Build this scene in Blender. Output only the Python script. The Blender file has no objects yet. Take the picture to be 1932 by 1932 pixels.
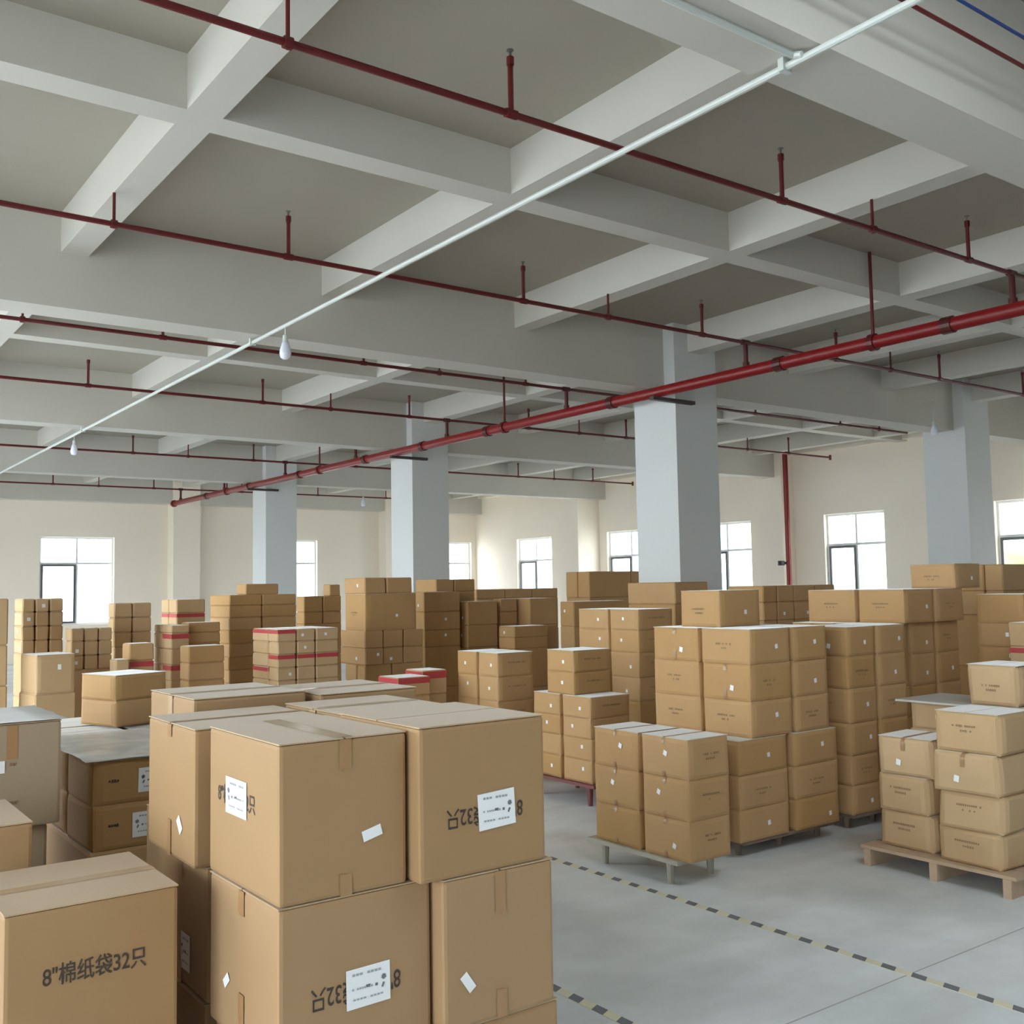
import bpy, bmesh, math, random
from mathutils import Vector, Matrix
random.seed(11)
rnd = random.uniform
SC = bpy.context.scene
COL = SC.collection
D = bpy.data

# ------------------------------------------------------------------ camera, sky, light, exposure
yaw, pit, rol = math.radians(53.685), math.radians(4.188), math.radians(-0.9876)
fw = Vector((math.cos(yaw)*math.cos(pit), math.sin(yaw)*math.cos(pit), math.sin(pit)))
rt = Vector((math.sin(yaw), -math.cos(yaw), 0)); up = rt.cross(fw)
r2 = rt*math.cos(rol)+up*math.sin(rol); u2 = up*math.cos(rol)-rt*math.sin(rol)
cd = D.cameras.new('camera'); cam = D.objects.new('camera', cd); COL.objects.link(cam)
cd.sensor_width = 36; cd.lens = 1947.55/1932*36; cd.clip_start = .05; cd.clip_end = 400
m3 = Matrix((r2, u2, -fw)).transposed()
cam.matrix_world = Matrix.Translation((0, 0, 1.6)) @ m3.to_4x4()
SC.camera = cam

W = D.worlds.new('overcast_sky'); SC.world = W; W.use_nodes = True
bg = W.node_tree.nodes['Background']
bg.inputs[0].default_value = (.90, .96, 1.0, 1); bg.inputs[1].default_value = 6.0
SC.view_settings.view_transform = 'Standard'; SC.view_settings.look = 'None'
SC.view_settings.gamma = 1; SC.view_settings.use_curve_mapping = False
SC.view_settings.exposure = 0.82
cy = SC.cycles
cy.max_bounces = 12; cy.diffuse_bounces = 8; cy.glossy_bounces = 4; cy.transparent_max_bounces = 12
cy.sample_clamp_indirect = 6.0; cy.use_denoising = True; cy.caustics_reflective = False; cy.caustics_refractive = False

def portal(name, loc, nrm, w, h):                 # guides the sky's light through an opening
    l = D.lights.new(name, 'AREA'); l.shape = 'RECTANGLE'; l.size = w; l.size_y = h
    l.cycles.is_portal = True
    o = D.objects.new(name, l); COL.objects.link(o); o.location = loc
    o.rotation_euler = Vector(nrm).to_track_quat('-Z', 'Z').to_euler()
    return o

# ------------------------------------------------------------------ materials
def mat(name, col, rough=.6, var=.08, scale=3.0, bump=0.0, bscale=60, spec=.5, metal=0, rand=0, detail=4, rough_var=0, sheen=0):
    m = D.materials.new(name); m.use_nodes = True; nt = m.node_tree; N = nt.nodes; L = nt.links
    b = N['Principled BSDF']; b.inputs['Roughness'].default_value = rough
    b.inputs['Specular IOR Level'].default_value = spec; b.inputs['Metallic'].default_value = metal
    tc = N.new('ShaderNodeTexCoord')
    nz = N.new('ShaderNodeTexNoise'); nz.inputs['Scale'].default_value = scale; nz.inputs['Detail'].default_value = detail
    L.new(tc.outputs['Object'], nz.inputs['Vector'])
    mx = N.new('ShaderNodeMix'); mx.data_type = 'RGBA'
    mx.inputs[6].default_value = tuple(c*(1-var) for c in col)+(1,)
    mx.inputs[7].default_value = tuple(min(1, c*(1+var)) for c in col)+(1,)
    L.new(nz.outputs['Fac'], mx.inputs[0]); out = mx.outputs[2]
    if rand:
        oi = N.new('ShaderNodeObjectInfo'); hs = N.new('ShaderNodeHueSaturation')
        mr = N.new('ShaderNodeMapRange'); mr.inputs['To Min'].default_value = 1-rand; mr.inputs['To Max'].default_value = 1+rand
        L.new(oi.outputs['Random'], mr.inputs['Value']); L.new(mr.outputs[0], hs.inputs['Value'])
        mr2 = N.new('ShaderNodeMapRange'); mr2.inputs['To Min'].default_value = 1.04; mr2.inputs['To Max'].default_value = .96
        L.new(oi.outputs['Random'], mr2.inputs['Value']); L.new(mr2.outputs[0], hs.inputs['Saturation'])
        L.new(out, hs.inputs['Color']); out = hs.outputs[0]
    L.new(out, b.inputs['Base Color'])
    if sheen:
        b.inputs['Sheen Weight'].default_value = sheen; b.inputs['Sheen Roughness'].default_value = .35; b.inputs['Sheen Tint'].default_value = (.95, .97, 1, 1)
    if rough_var:
        mr3 = N.new('ShaderNodeMapRange'); mr3.inputs['To Min'].default_value = rough-rough_var; mr3.inputs['To Max'].default_value = rough+rough_var
        L.new(nz.outputs['Fac'], mr3.inputs['Value']); L.new(mr3.outputs[0], b.inputs['Roughness'])
    if bump:
        n2 = N.new('ShaderNodeTexNoise'); n2.inputs['Scale'].default_value = bscale; n2.inputs['Detail'].default_value = 3
        bp = N.new('ShaderNodeBump'); bp.inputs['Strength'].default_value = bump; bp.inputs['Distance'].default_value = .01
        L.new(tc.outputs['Object'], n2.inputs['Vector']); L.new(n2.outputs['Fac'], bp.inputs['Height']); L.new(bp.outputs[0], b.inputs['Normal'])
    return m

M = dict(
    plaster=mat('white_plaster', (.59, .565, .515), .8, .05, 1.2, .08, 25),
    cream=mat('cream_paint', (.88, .80, .695), .8, .04, .8, .06, 20),
    column=mat('column_paint', (.66, .675, .68), .6, .03, 1.5, .05, 25),
    card=mat('kraft_cardboard', (.475, .292, .137), .65, .07, 5, .05, 90, .12, rand=.045),
    cardpale=mat('pale_kraft_cardboard', (.52, .36, .205), .65, .07, 5, .05, 90, .12, rand=.045),
    tape=mat('brown_packing_tape', (.36, .21, .10), .3, .05, 4, 0, 1, .5),
    cleartape=mat('clear_packing_tape', (.50, .36, .22), .22, .05, 4, 0, 1, .5),
    white=mat('label_paper', (.84, .86, .88), .5, .02, 10),
    ink=mat('black_ink', (.055, .04, .03), .7, .1, 20),
    inkbrown=mat('faded_print', (.27, .172, .09), .7, .15, 30),
    inkgrey=mat('grey_label_print', (.33, .36, .40), .7, .15, 30),
    inkgrey2=mat('dark_label_print', (.16, .17, .2), .7, .15, 30),
    jointline=mat('concrete_joint', (.42, .43, .43), .8, .1, 6),
    redband=mat('red_carton_print', (.45, .05, .06), .5, .15, 12),
    pipe=mat('red_pipe_paint', (.115, .006, .008), .45, .12, 6, .03, 40),
    pipemain=mat('bright_red_pipe_paint', (.215, .005, .007), .4, .1, 6, .02, 40),
    joint=mat('dark_pipe_joint', (.08, .008, .009), .45, .1, 6),
    iron=mat('dark_iron', (.05, .035, .035), .5, .1, 8),
    brass=mat('sprinkler_metal', (.22, .21, .2), .4, .1, 10, metal=.7),
    pvc=mat('white_pvc', (.60, .63, .61), .35, .03, 4),
    blue=mat('blue_cable', (.02, .05, .22), .5, .05, 4),
    bulb=mat('white_bulb_glass', (.78, .80, .92), .25, .02, 4),
    frame=mat('dark_aluminium', (.13, .13, .14), .4, .05, 4),
    framelight=mat('light_aluminium', (.75, .77, .78), .4, .04, 4),
    wood=mat('pallet_wood', (.47, .34, .235), .75, .2, 9, .15, 50),
    plastic=mat('grey_pallet_plastic', (.42, .40, .34), .55, .06, 5),
    darkwood=mat('dark_pallet_wood', (.22, .16, .115), .8, .2, 9),  # darker wood for the low footed pallets
    cardgrey=mat('greyish_cardboard', (.35, .275, .19), .65, .06, 5, .03, 90, .12, rand=.03),
    redpallet=mat('maroon_pallet', (.19, .06, .06), .6, .1, 5),
    film=None, floor=None, yellow=mat('yellow_floor_tape', (.72, .70, .54), .55, .12, 14),
    black=mat('black_floor_tape', (.17, .18, .21), .55, .15, 14),
    sheetgrey=mat('grey_board', (.55, .53, .50), .5, .05, 6),
    slab=mat('shaded_ceiling_plaster', (.375, .34, .285), .85, .06, .9, .08, 25),  # same plaster as the beams, with the ceiling's shade put into the colour
    topglare=mat('glare_carton_top', (.50, .45, .375), .6, .08, 6, .05, 90, .3, rand=.05, sheen=.7),  # sky glare on carton tops put into a paler, sheened colour
    topglarebig=mat('glare_big_carton_top', (.45, .325, .195), .55, .08, 6, .05, 90, .3, rand=.05, sheen=.25),  # the big cartons' top glare, likewise in colour and sheen
    darkwall=mat('dark_unseen_wall', (.14, .13, .12), .85, .15, 6),  # unseen south wall, coloured dark to cut bounced light
    cardbig=mat('thick_kraft_cardboard', (.36, .226, .115), .6, .05, 5, .02, 90, .2, rand=.04, sheen=.1),
    outwall=mat('pale_render', (.8, .82, .82), .8, .05, .3),
    teal=mat('teal_glazing', (.25, .62, .62), .2, .05, .3),
    ground=mat('pale_concrete_yard', (.6, .6, .58), .9, .08, .2),
    green=mat('green_hedge', (.16, .3, .09), .9, .3, 2, .4, 6),
)
def glass():
    m = D.materials.new('window_glass'); m.use_nodes = True; N = m.node_tree.nodes; L = m.node_tree.links; N.clear()
    o = N.new('ShaderNodeOutputMaterial'); mx = N.new('ShaderNodeMixShader'); t = N.new('ShaderNodeBsdfTransparent'); g = N.new('ShaderNodeBsdfGlossy')
    t.inputs[0].default_value = (.97, .985, .985, 1); g.inputs['Roughness'].default_value = .02
    mx.inputs[0].default_value = .06; L.new(t.outputs[0], mx.inputs[1]); L.new(g.outputs[0], mx.inputs[2]); L.new(mx.outputs[0], o.inputs[0])
    return m
M['glass'] = glass()
def film():
    m = D.materials.new('plastic_film'); m.use_nodes = True; N = m.node_tree.nodes; L = m.node_tree.links
    b = N['Principled BSDF']; b.inputs['Base Color'].default_value = (.86, .86, .84, 1); b.inputs['Roughness'].default_value = .28
    o = N['Material Output']; mx = N.new('ShaderNodeMixShader'); t = N.new('ShaderNodeBsdfTransparent')
    nz = N.new('ShaderNodeTexNoise'); nz.inputs['Scale'].default_value = 4; mr = N.new('ShaderNodeMapRange')
    mr.inputs['From Min'].default_value = .35; mr.inputs['From Max'].default_value = .7; mr.inputs['To Min'].default_value = .45; mr.inputs['To Max'].default_value = .9
    tc = N.new('ShaderNodeTexCoord'); L.new(tc.outputs['Object'], nz.inputs['Vector']); L.new(nz.outputs['Fac'], mr.inputs['Value'])
    L.new(mr.outputs[0], mx.inputs[0]); L.new(t.outputs[0], mx.inputs[1]); L.new(b.outputs[0], mx.inputs[2]); L.new(mx.outputs[0], o.inputs['Surface'])
    return m
M['film'] = film()
def floor_mat():
    m = D.materials.new('concrete_floor'); m.use_nodes = True; nt = m.node_tree; N = nt.nodes; L = nt.links
    b = N['Principled BSDF']; tc = N.new('ShaderNodeTexCoord')
    a = N.new('ShaderNodeTexNoise'); a.inputs['Scale'].default_value = .8; a.inputs['Detail'].default_value = 8; a.inputs['Roughness'].default_value = .6
    mp = N.new('ShaderNodeMapping'); mp.inputs['Rotation'].default_value = (0, 0, .5); mp.inputs['Scale'].default_value = (1, 5, 1)
    c = N.new('ShaderNodeTexNoise'); c.inputs['Scale'].default_value = 1.1; c.inputs['Detail'].default_value = 5
    L.new(tc.outputs['Object'], a.inputs['Vector']); L.new(tc.outputs['Object'], mp.inputs[0]); L.new(mp.outputs[0], c.inputs['Vector'])
    r1 = N.new('ShaderNodeValToRGB'); r1.color_ramp.elements[0].position = .36; r1.color_ramp.elements[1].position = .66
    r1.color_ramp.elements[0].color = (.60, .635, .66, 1); r1.color_ramp.elements[1].color = (.87, .915, .95, 1)
    L.new(a.outputs['Fac'], r1.inputs[0])
    mx = N.new('ShaderNodeMix'); mx.data_type = 'RGBA'; mx.blend_type = 'MULTIPLY'; mx.inputs[0].default_value = .55
    r2_ = N.new('ShaderNodeValToRGB'); r2_.color_ramp.elements[0].position = .32; r2_.color_ramp.elements[1].position = .6
    r2_.color_ramp.elements[0].color = (.84, .84, .835, 1); r2_.color_ramp.elements[1].color = (1, 1, 1, 1)
    L.new(c.outputs['Fac'], r2_.inputs[0]); L.new(r1.outputs[0], mx.inputs[6]); L.new(r2_.outputs[0], mx.inputs[7]); L.new(mx.outputs[2], b.inputs['Base Color'])
    mr = N.new('ShaderNodeMapRange'); mr.inputs['To Min'].default_value = .32; mr.inputs['To Max'].default_value = .6
    L.new(c.outputs['Fac'], mr.inputs['Value']); L.new(mr.outputs[0], b.inputs['Roughness'])
    n2 = N.new('ShaderNodeTexNoise'); n2.inputs['Scale'].default_value = 90; bp = N.new('ShaderNodeBump'); bp.inputs['Strength'].default_value = .05; bp.inputs['Distance'].default_value = .01
    L.new(tc.outputs['Object'], n2.inputs['Vector']); L.new(n2.outputs['Fac'], bp.inputs['Height']); L.new(bp.outputs[0], b.inputs['Normal'])
    return m
M['floor'] = floor_mat()

# ------------------------------------------------------------------ mesh helpers
def new(name, bm, m, parent=None, loc=None, smooth=False):
    me = D.meshes.new(name); bm.to_mesh(me); bm.free()
    if m: me.materials.append(m)
    if smooth:
        for p in me.polygons: p.use_smooth = True
    o = D.objects.new(name, me); COL.objects.link(o)
    if parent: o.parent = parent
    if loc is not None: o.location = loc
    return o
def box(bm, x0, y0, z0, x1, y1, z1):
    v = [bm.verts.new((x, y, z)) for z in (z0, z1) for y in (y0, y1) for x in (x0, x1)]
    for f in ((0, 2, 3, 1), (4, 5, 7, 6), (0, 1, 5, 4), (2, 6, 7, 3), (0, 4, 6, 2), (1, 3, 7, 5)): bm.faces.new([v[i] for i in f])
def tube(bm, a, b, r, n=12, r1=None, cap=True):
    a, b = Vector(a), Vector(b); d = (b-a).normalized(); r1 = r if r1 is None else r1
    s = d.cross(Vector((0, 0, 1)) if abs(d.z) < .9 else Vector((1, 0, 0))).normalized(); t = d.cross(s)
    A = []; B = []
    for i in range(n):
        c = math.cos(2*math.pi*i/n); q = math.sin(2*math.pi*i/n)
        A.append(bm.verts.new(a+(s*c+t*q)*r)); B.append(bm.verts.new(b+(s*c+t*q)*r1))
    for i in range(n): bm.faces.new((A[i], A[(i+1) % n], B[(i+1) % n], B[i]))
    if cap: bm.faces.new(A[::-1]); bm.faces.new(B)
def lathe(bm, prof, n=16, o=(0, 0, 0)):
    rings = []
    for r, z in prof: rings.append([bm.verts.new((o[0]+r*math.cos(2*math.pi*i/n), o[1]+r*math.sin(2*math.pi*i/n), o[2]+z)) for i in range(n)])
    for a, b in zip(rings, rings[1:]):
        for i in range(n): bm.faces.new((a[i], a[(i+1) % n], b[(i+1) % n], b[i]))
    bm.faces.new(rings[0][::-1]); bm.faces.new(rings[-1])
def B(name, m, *boxes, parent=None):
    bm = bmesh.new()
    for b in boxes: box(bm, *b)
    return new(name, bm, m, parent)
def struct(o): o['kind'] = 'structure'; return o
def tag(o, label, cat, group=None):
    o['label'] = label; o['category'] = cat
    if group: o['group'] = group
    return o
def empty(name, loc):
    o = D.objects.new(name, None); COL.objects.link(o); o.location = loc; o.empty_display_size = .1; return o

# ------------------------------------------------------------------ room shell
XW0, XW1, YW0, YW1 = -6.2, 18.3, -6.4, 26.85          # inner faces of the four walls
SLAB = 4.68; T = .24
struct(B('floor', M['floor'], (XW0-T, YW0-T, -.2, XW1+T, YW1+T, 0)))
RL = (-6.0, -1.6, 9.1, 16.5)                             # rooflight added out of view to let in more daylight
RS = (2.5, 4.7, -.4, 1.3)                              # a smaller one added over the near aisle to light the floor
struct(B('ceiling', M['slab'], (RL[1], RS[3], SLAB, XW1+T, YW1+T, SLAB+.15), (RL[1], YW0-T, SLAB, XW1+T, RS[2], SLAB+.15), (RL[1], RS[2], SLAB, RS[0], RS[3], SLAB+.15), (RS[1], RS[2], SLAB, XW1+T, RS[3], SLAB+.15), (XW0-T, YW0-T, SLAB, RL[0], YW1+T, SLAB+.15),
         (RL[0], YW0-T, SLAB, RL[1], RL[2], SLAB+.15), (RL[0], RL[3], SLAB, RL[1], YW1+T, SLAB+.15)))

def wall(name, axis, inner, outer, a0, a1, holes, m):
    """axis 'x': a wall at constant x, running along y; holes (a, b, z0, z1)"""
    hs = sorted(holes); bm = bmesh.new(); lo, hi = min(inner, outer), max(inner, outer)
    def put(p, q, z0, z1):
        if q-p < 1e-4 or z1-z0 < 1e-4: return
        if axis == 'x': box(bm, lo, p, z0, hi, q, z1)
        else: box(bm, p, lo, z0, q, hi, z1)
    cur = a0
    for a, b, z0, z1 in hs:
        put(cur, a, 0, SLAB); put(a, b, 0, z0); put(a, b, z1, SLAB); cur = b
    put(cur, a1, 0, SLAB)
    return struct(new(name, bm, m))
WX = [(a, b, .87, 3.03) for a, b in ((8.35, 9.98), (12.27, 13.72), (15.72, 17.3), (18.95, 20.65), (23.02, 24.68))]+[(4.6, 6.2, .87, 3.03), (.8, 2.4, .87, 3.03)]
WY = [(a, b, .87, 3.03) for a, b in ((5.56, 7.3), (11.2, 12.86), (16.5, 18.12), (1.8, 3.5))]
WL = [(a, a+2.8, .06, 4.3) for a in (-5.7, -2.7, .3)]+[(a, a+2.6, .3, 3.8) for a in (3.4, 6.4, 9.4, 12.4, 15.4, 18.4, 21.4)]  # unseen west windows and tall openings, added as the daylight source
WB = []
wall('wall_east', 'x', XW1, XW1+T, YW0-T, YW1+T, WX, M['cream'])
wall('wall_north', 'y', YW1, YW1+T, XW0, XW1, WY, M['cream'])
wall('wall_west', 'x', XW0, XW0-T, YW0-T, YW1+T, WL, M['plaster'])
wall('wall_south', 'y', YW0, YW0-T, XW0, XW1, WB, M['darkwall'])
wn = [0]
def window(axis, pos, sgn, a, b, z0, z1, simple=False):
    """pos = inner wall face; sgn = outward direction"""
    wn[0] += 1
    c = pos+sgn*.13; w = .035
    def bb(p, q, s, t, d=w, off=0):
        cc = c+off
        return (cc-d, p, s, cc+d, q, t) if axis == 'x' else (p, cc-d, s, q, cc+d, t)
    f = .045; mid = (a+b)/2; tr = z0+(z1-z0)*.70
    o = struct(B('window_%d' % wn[0], M['framelight'], bb(a, a+f, z0, z1), bb(b-f, b, z0, z1), bb(a+f, b-f, z0, z0+f), bb(a+f, b-f, z1-f, z1)))
    B('mullion', M['framelight'], bb(mid-.022, mid+.022, z0+f, z1-f), parent=o)
    B('transom', M['framelight'], bb(a+f, mid-.022, tr-.025, tr+.025), bb(mid+.022, b-f, tr-.025, tr+.025), parent=o)
    g = .05                                                    # dark opening sash in one lower light
    p, q = (a+f, mid-.022) if axis == 'y' else (mid+.022, b-f)
    if not simple:
        B('sash', M['frame'], bb(p, p+g, z0+f, tr-.025, .02, -sgn*.03), bb(q-g, q, z0+f, tr-.025, .02, -sgn*.03), bb(p+g, q-g, z0+f, z0+f+g, .02, -sgn*.03), bb(p+g, q-g, tr-.025-g, tr-.025, .02, -sgn*.03), parent=o)
    for (p, q) in ((a+f, mid-.022), (mid+.022, b-f)):
        for (s, t) in ((z0+f, tr-.025), (tr+.025, z1-f)):
            B('pane', M['glass'], bb(p, q, s, t, .003), parent=o)
    if axis == 'x': portal('sky_portal', (pos+sgn*(T+.02), mid, (z0+z1)/2), (-sgn, 0, 0), b-a, z1-z0)
    else: portal('sky_portal', (mid, pos+sgn*(T+.02), (z0+z1)/2), (0, -sgn, 0), b-a, z1-z0)
for h in WX: window('x', XW1, 1, *h)
for h in WY: window('y', YW1, 1, *h)
for h in WL: window('x', XW0, -1, *h, simple=True)
rl = struct(B('window_%d' % (wn[0]+1), M['framelight'], *[(RL[0], y-.03, SLAB+.05, RL[1], y+.03, SLAB+.12) for y in (9.13, 11.5, 14.0, 16.47)]))  # frame of the added rooflight
for y0, y1 in ((9.16, 11.47), (11.53, 13.97), (14.03, 16.44)): B('pane', M['glass'], (RL[0], y0, SLAB+.08, RL[1], y1, SLAB+.09), parent=rl)
rl = struct(B('window_%d' % (wn[0]+2), M['framelight'], *[(RS[0], y-.03, SLAB+.05, RS[1], y+.03, SLAB+.12) for y in (-.37, .45, 1.27)]))  # frame of the smaller added rooflight
for y0, y1 in ((-.34, .42), (.48, 1.24)): B('pane', M['glass'], (RS[0], y0, SLAB+.08, RS[1], y1, SLAB+.09), parent=rl)
portal('sky_portal', ((RS[0]+RS[1])/2, (RS[2]+RS[3])/2, SLAB+.17), (0, 0, -1), RS[1]-RS[0], RS[3]-RS[2])
portal('sky_portal', ((RL[0]+RL[1])/2, (RL[2]+RL[3])/2, SLAB+.17), (0, 0, -1), RL[1]-RL[0], RL[3]-RL[2])

# columns and beams on the building's grid
BM = [-5.9, 2.81, 8.84, 14.84, 20.84, 26.66]; BMw = .175; MB = 3.9           # main beams along x
for x, y in ((8.64, 8.49), (8.64, 14.49), (8.64, 20.49), (14.84, 8.49), (14.84, 14.49)):
    struct(B('column', M['column'], (x, y, 0, x+.70, y+.70, SLAB)))
for x, y, dx, dy in ((8.64, 26.42, .7, .43), (14.84, 26.42, .7, .43), (17.9, 14.49, .4, .7), (17.55, 20.95, .75, .7), (17.9, 8.49, .4, .7), (17.9, 2.49, .4, .7), (2.44, 26.42, .7, .43)):
    struct(B('column', M['cream'], (x, y, 0, x+dx, y+dy, SLAB)))
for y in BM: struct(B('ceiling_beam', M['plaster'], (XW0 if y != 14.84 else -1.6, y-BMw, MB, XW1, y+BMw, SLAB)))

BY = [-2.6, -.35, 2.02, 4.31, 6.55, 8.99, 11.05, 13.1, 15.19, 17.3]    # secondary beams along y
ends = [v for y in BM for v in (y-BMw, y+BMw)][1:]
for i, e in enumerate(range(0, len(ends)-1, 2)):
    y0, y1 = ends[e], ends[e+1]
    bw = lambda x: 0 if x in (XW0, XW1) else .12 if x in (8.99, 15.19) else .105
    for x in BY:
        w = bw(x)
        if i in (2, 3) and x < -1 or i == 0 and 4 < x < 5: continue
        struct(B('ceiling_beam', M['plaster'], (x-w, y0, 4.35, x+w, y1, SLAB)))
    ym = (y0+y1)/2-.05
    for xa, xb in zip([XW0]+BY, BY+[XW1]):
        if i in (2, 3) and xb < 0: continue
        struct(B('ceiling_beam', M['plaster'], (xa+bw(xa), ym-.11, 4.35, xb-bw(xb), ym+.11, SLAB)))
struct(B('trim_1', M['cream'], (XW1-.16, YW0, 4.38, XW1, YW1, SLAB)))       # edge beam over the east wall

# yard and buildings outside the windows
struct(B('ground', M['ground'], (-60, -60, -.32, 120, 130, -.21)))
def building(x, y, dx, dy, h, lab, face, panes):
    o = tag(empty('building', (x, y, -.21)), lab, 'building')
    B('wall', M['outwall'], (0, 0, 0, dx, dy, h), parent=o); B('roof_edge', M['outwall'], (-.25, -.25, h, dx+.25, dy+.25, h+.3), parent=o)
    for k, z in panes:
        if face == 'x': B('window_pane', M['teal'], (-.06, k-1.0, z, .02, k+1.0, z+1.6), parent=o)
        else: B('window_pane', M['teal'], (k-1.0, -.06, z, k+1.0, .02, z+1.6), parent=o)
building(46, 16, 14, 54, 9.5, 'pale building with teal panes seen through the windows of the side wall', 'x', [(p, z) for p in (9.2, 18.0, 25.6, 34.4, 43.2, 51.0) for z in (.9, 4.0, 7.0)])
building(2, 62, 26, 12, 6.4, 'pale low building with teal panes seen through the windows of the end wall', 'y', [(p, z) for p in (4.0, 9.5, 19.0, 24.0) for z in (.9, 4.0)])
bm = bmesh.new(); bmesh.ops.create_icosphere(bm, subdivisions=4, radius=1)
for v in bm.verts:
    k = 1+.12*math.sin(v.co.x*9+v.co.z*7)*math.sin(v.co.y*8-v.co.z*5)+rnd(-.04, .04); v.co = Vector((v.co.x*1.2*k, v.co.y*2.0*k, max(-1.3, v.co.z*1.55*k)+1.3))
tag(new('shrub', bm, M['green'], loc=(38, 20.6, -.21)), 'green shrub outside the window beside the side pillar', 'shrub')
# ------------------------------------------------------------------ sprinkler pipes, conduit, bulbs
XM, ZM, ZB = 8.35, 3.82, 4.13
bm = bmesh.new(); tube(bm, (XM, -2.4, ZM), (XM, 25.45, ZM), .062, 16)
mp = tag(new('sprinkler_main_pipe', bm, M['pipemain'], smooth=True), 'thick bright red sprinkler main running along the row of pillars', 'pipe')
for y in (1.6, 4.88, 6.72, 9.27, 11.91, 13.67, 15.54, 18.19, 20.68, 23.2):
    bm = bmesh.new(); tube(bm, (XM, y-.05, ZM), (XM, y+.05, ZM), .076, 16); new('coupling', bm, M['joint'], mp, smooth=False)
bm = bmesh.new(); tube(bm, (XM, 25.45, ZM), (XM, 25.53, ZM), .085, 16); new('end_cap', bm, M['pipemain'], mp)
for y, zt in ((5.63, SLAB), (11.5, SLAB), (17.32, SLAB), (21.95, SLAB), (.2, SLAB)):
    bm = bmesh.new(); tube(bm, (XM, y, ZM), (XM, y, zt), .016, 8); tube(bm, (XM, y-.03, ZM), (XM, y+.03, ZM), .082, 14)
    new('hanger', bm, M['pipe'], mp)
for k, yc in enumerate((8.45, 14.45, 20.45)):
    o = B('pipe_bracket', M['iron'], (8.22, yc-.03, ZM-.105, 8.90, yc+.035, ZM-.065))
    tag(o, ('dark steel bracket on the closest pillar carrying the red main pipe', 'dark steel bracket on the middle pillar carrying the red main pipe', 'dark steel bracket on the pillar by the end wall carrying the red main')[k], 'bracket', 'pipe brackets on the pillars')
UPX = [.9, 3.2, 5.43, 7.7, 9.9, 12.0, 14.05, 16.3]
HGX = [1.92, 6.43, 10.95, 15.1]
names = ['first', 'second', 'third', 'fourth', 'fifth', 'sixth', 'seventh', 'eighth']
for k, y in enumerate((4.30, 7.16, 10.14, 12.98, 15.9, 18.85, 22.1, 25.0)):
    ex = 17.6 if k in (1, 3, 5) else 15.9
    bm = bmesh.new(); tube(bm, (XW0+.05, y, ZB), (ex, y, ZB), .019, 10)
    if k in (1, 3, 5): tube(bm, (ex, y, ZB-.05), (ex, y, ZB+.05), .026, 10)
    p = tag(new('sprinkler_pipe', bm, M['pipe'], smooth=False), 'thin dark red sprinkler branch pipe, %s from the near end of the main' % names[k], 'pipe', 'sprinkler branch pipes')
    bm = bmesh.new(); tube(bm, (XM, y, ZM+.05), (XM, y, ZB), .025, 10); tube(bm, (XM-.05, y, ZB), (XM+.05, y, ZB), .03, 10); tube(bm, (XM, y, ZM+.03), (XM, y, ZM+.1), .036, 10)
    new('riser_nipple', bm, M['joint'], p)
    for x in UPX:
        if x > ex: continue
        bm = bmesh.new(); tube(bm, (x, y, ZB), (x, y, 4.43), .0155, 8); tube(bm, (x, y, 4.40), (x, y, 4.445), .021, 8); tube(bm, (x-.035, y, ZB), (x+.035, y, ZB), .026, 8)
        u = new('upright', bm, M['pipe'], p)
        if y < 11:
            bm = bmesh.new(); tube(bm, (x, y, 4.445), (x, y, 4.48), .008, 6); tube(bm, (x, y, 4.48), (x, y, 4.485), .02, 8); new('sprinkler_head', bm, M['brass'], u)
    for x in HGX:
        bm = bmesh.new(); tube(bm, (x, y, ZB-.03), (x, y, 4.35), .011, 8); tube(bm, (x-.02, y, ZB), (x+.02, y, ZB), .03, 10)
        new('hanger', bm, M['pipe'], p)
bm = bmesh.new(); tube(bm, (XW0+.05, 2.46, ZB), (12, 2.46, ZB), .010, 8)
tag(new('sprinkler_pipe', bm, M['pipe']), 'thin red pipe clipped beside the broad beam overhead', 'pipe', 'sprinkler branch pipes')
bm = bmesh.new(); tube(bm, (XW0+.05, 2.40, 4.22), (12, 2.40, 4.22), .008, 8)
tag(new('blue_cable', bm, M['blue']), 'straight blue cable running beside the thin red pipe at the broad beam', 'cable')
# riser on the side wall
bm = bmesh.new(); tube(bm, (17.72, 14.22, 0), (17.72, 14.22, 4.55), .055, 14); tube(bm, (17.72, 14.22, 4.5), (17.72, 14.22, 4.62), .07, 14)
rs = tag(new('riser_pipe', bm, M['pipemain'], smooth=False), 'upright red riser pipe standing against the side wall between two windows', 'pipe')
bm = bmesh.new(); tube(bm, (17.72, 14.22, 4.56), (17.72, 13.0, 4.56), .03, 10); new('feed_pipe', bm, M['joint'], rs)
bm = bmesh.new(); tube(bm, (17.62, 14.3, 2.02), (17.72, 14.22, 2.02), .03, 10); tube(bm, (17.6, 14.32, 1.97), (17.6, 14.32, 2.07), .07, 10); new('valve', bm, M['iron'], rs)
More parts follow.
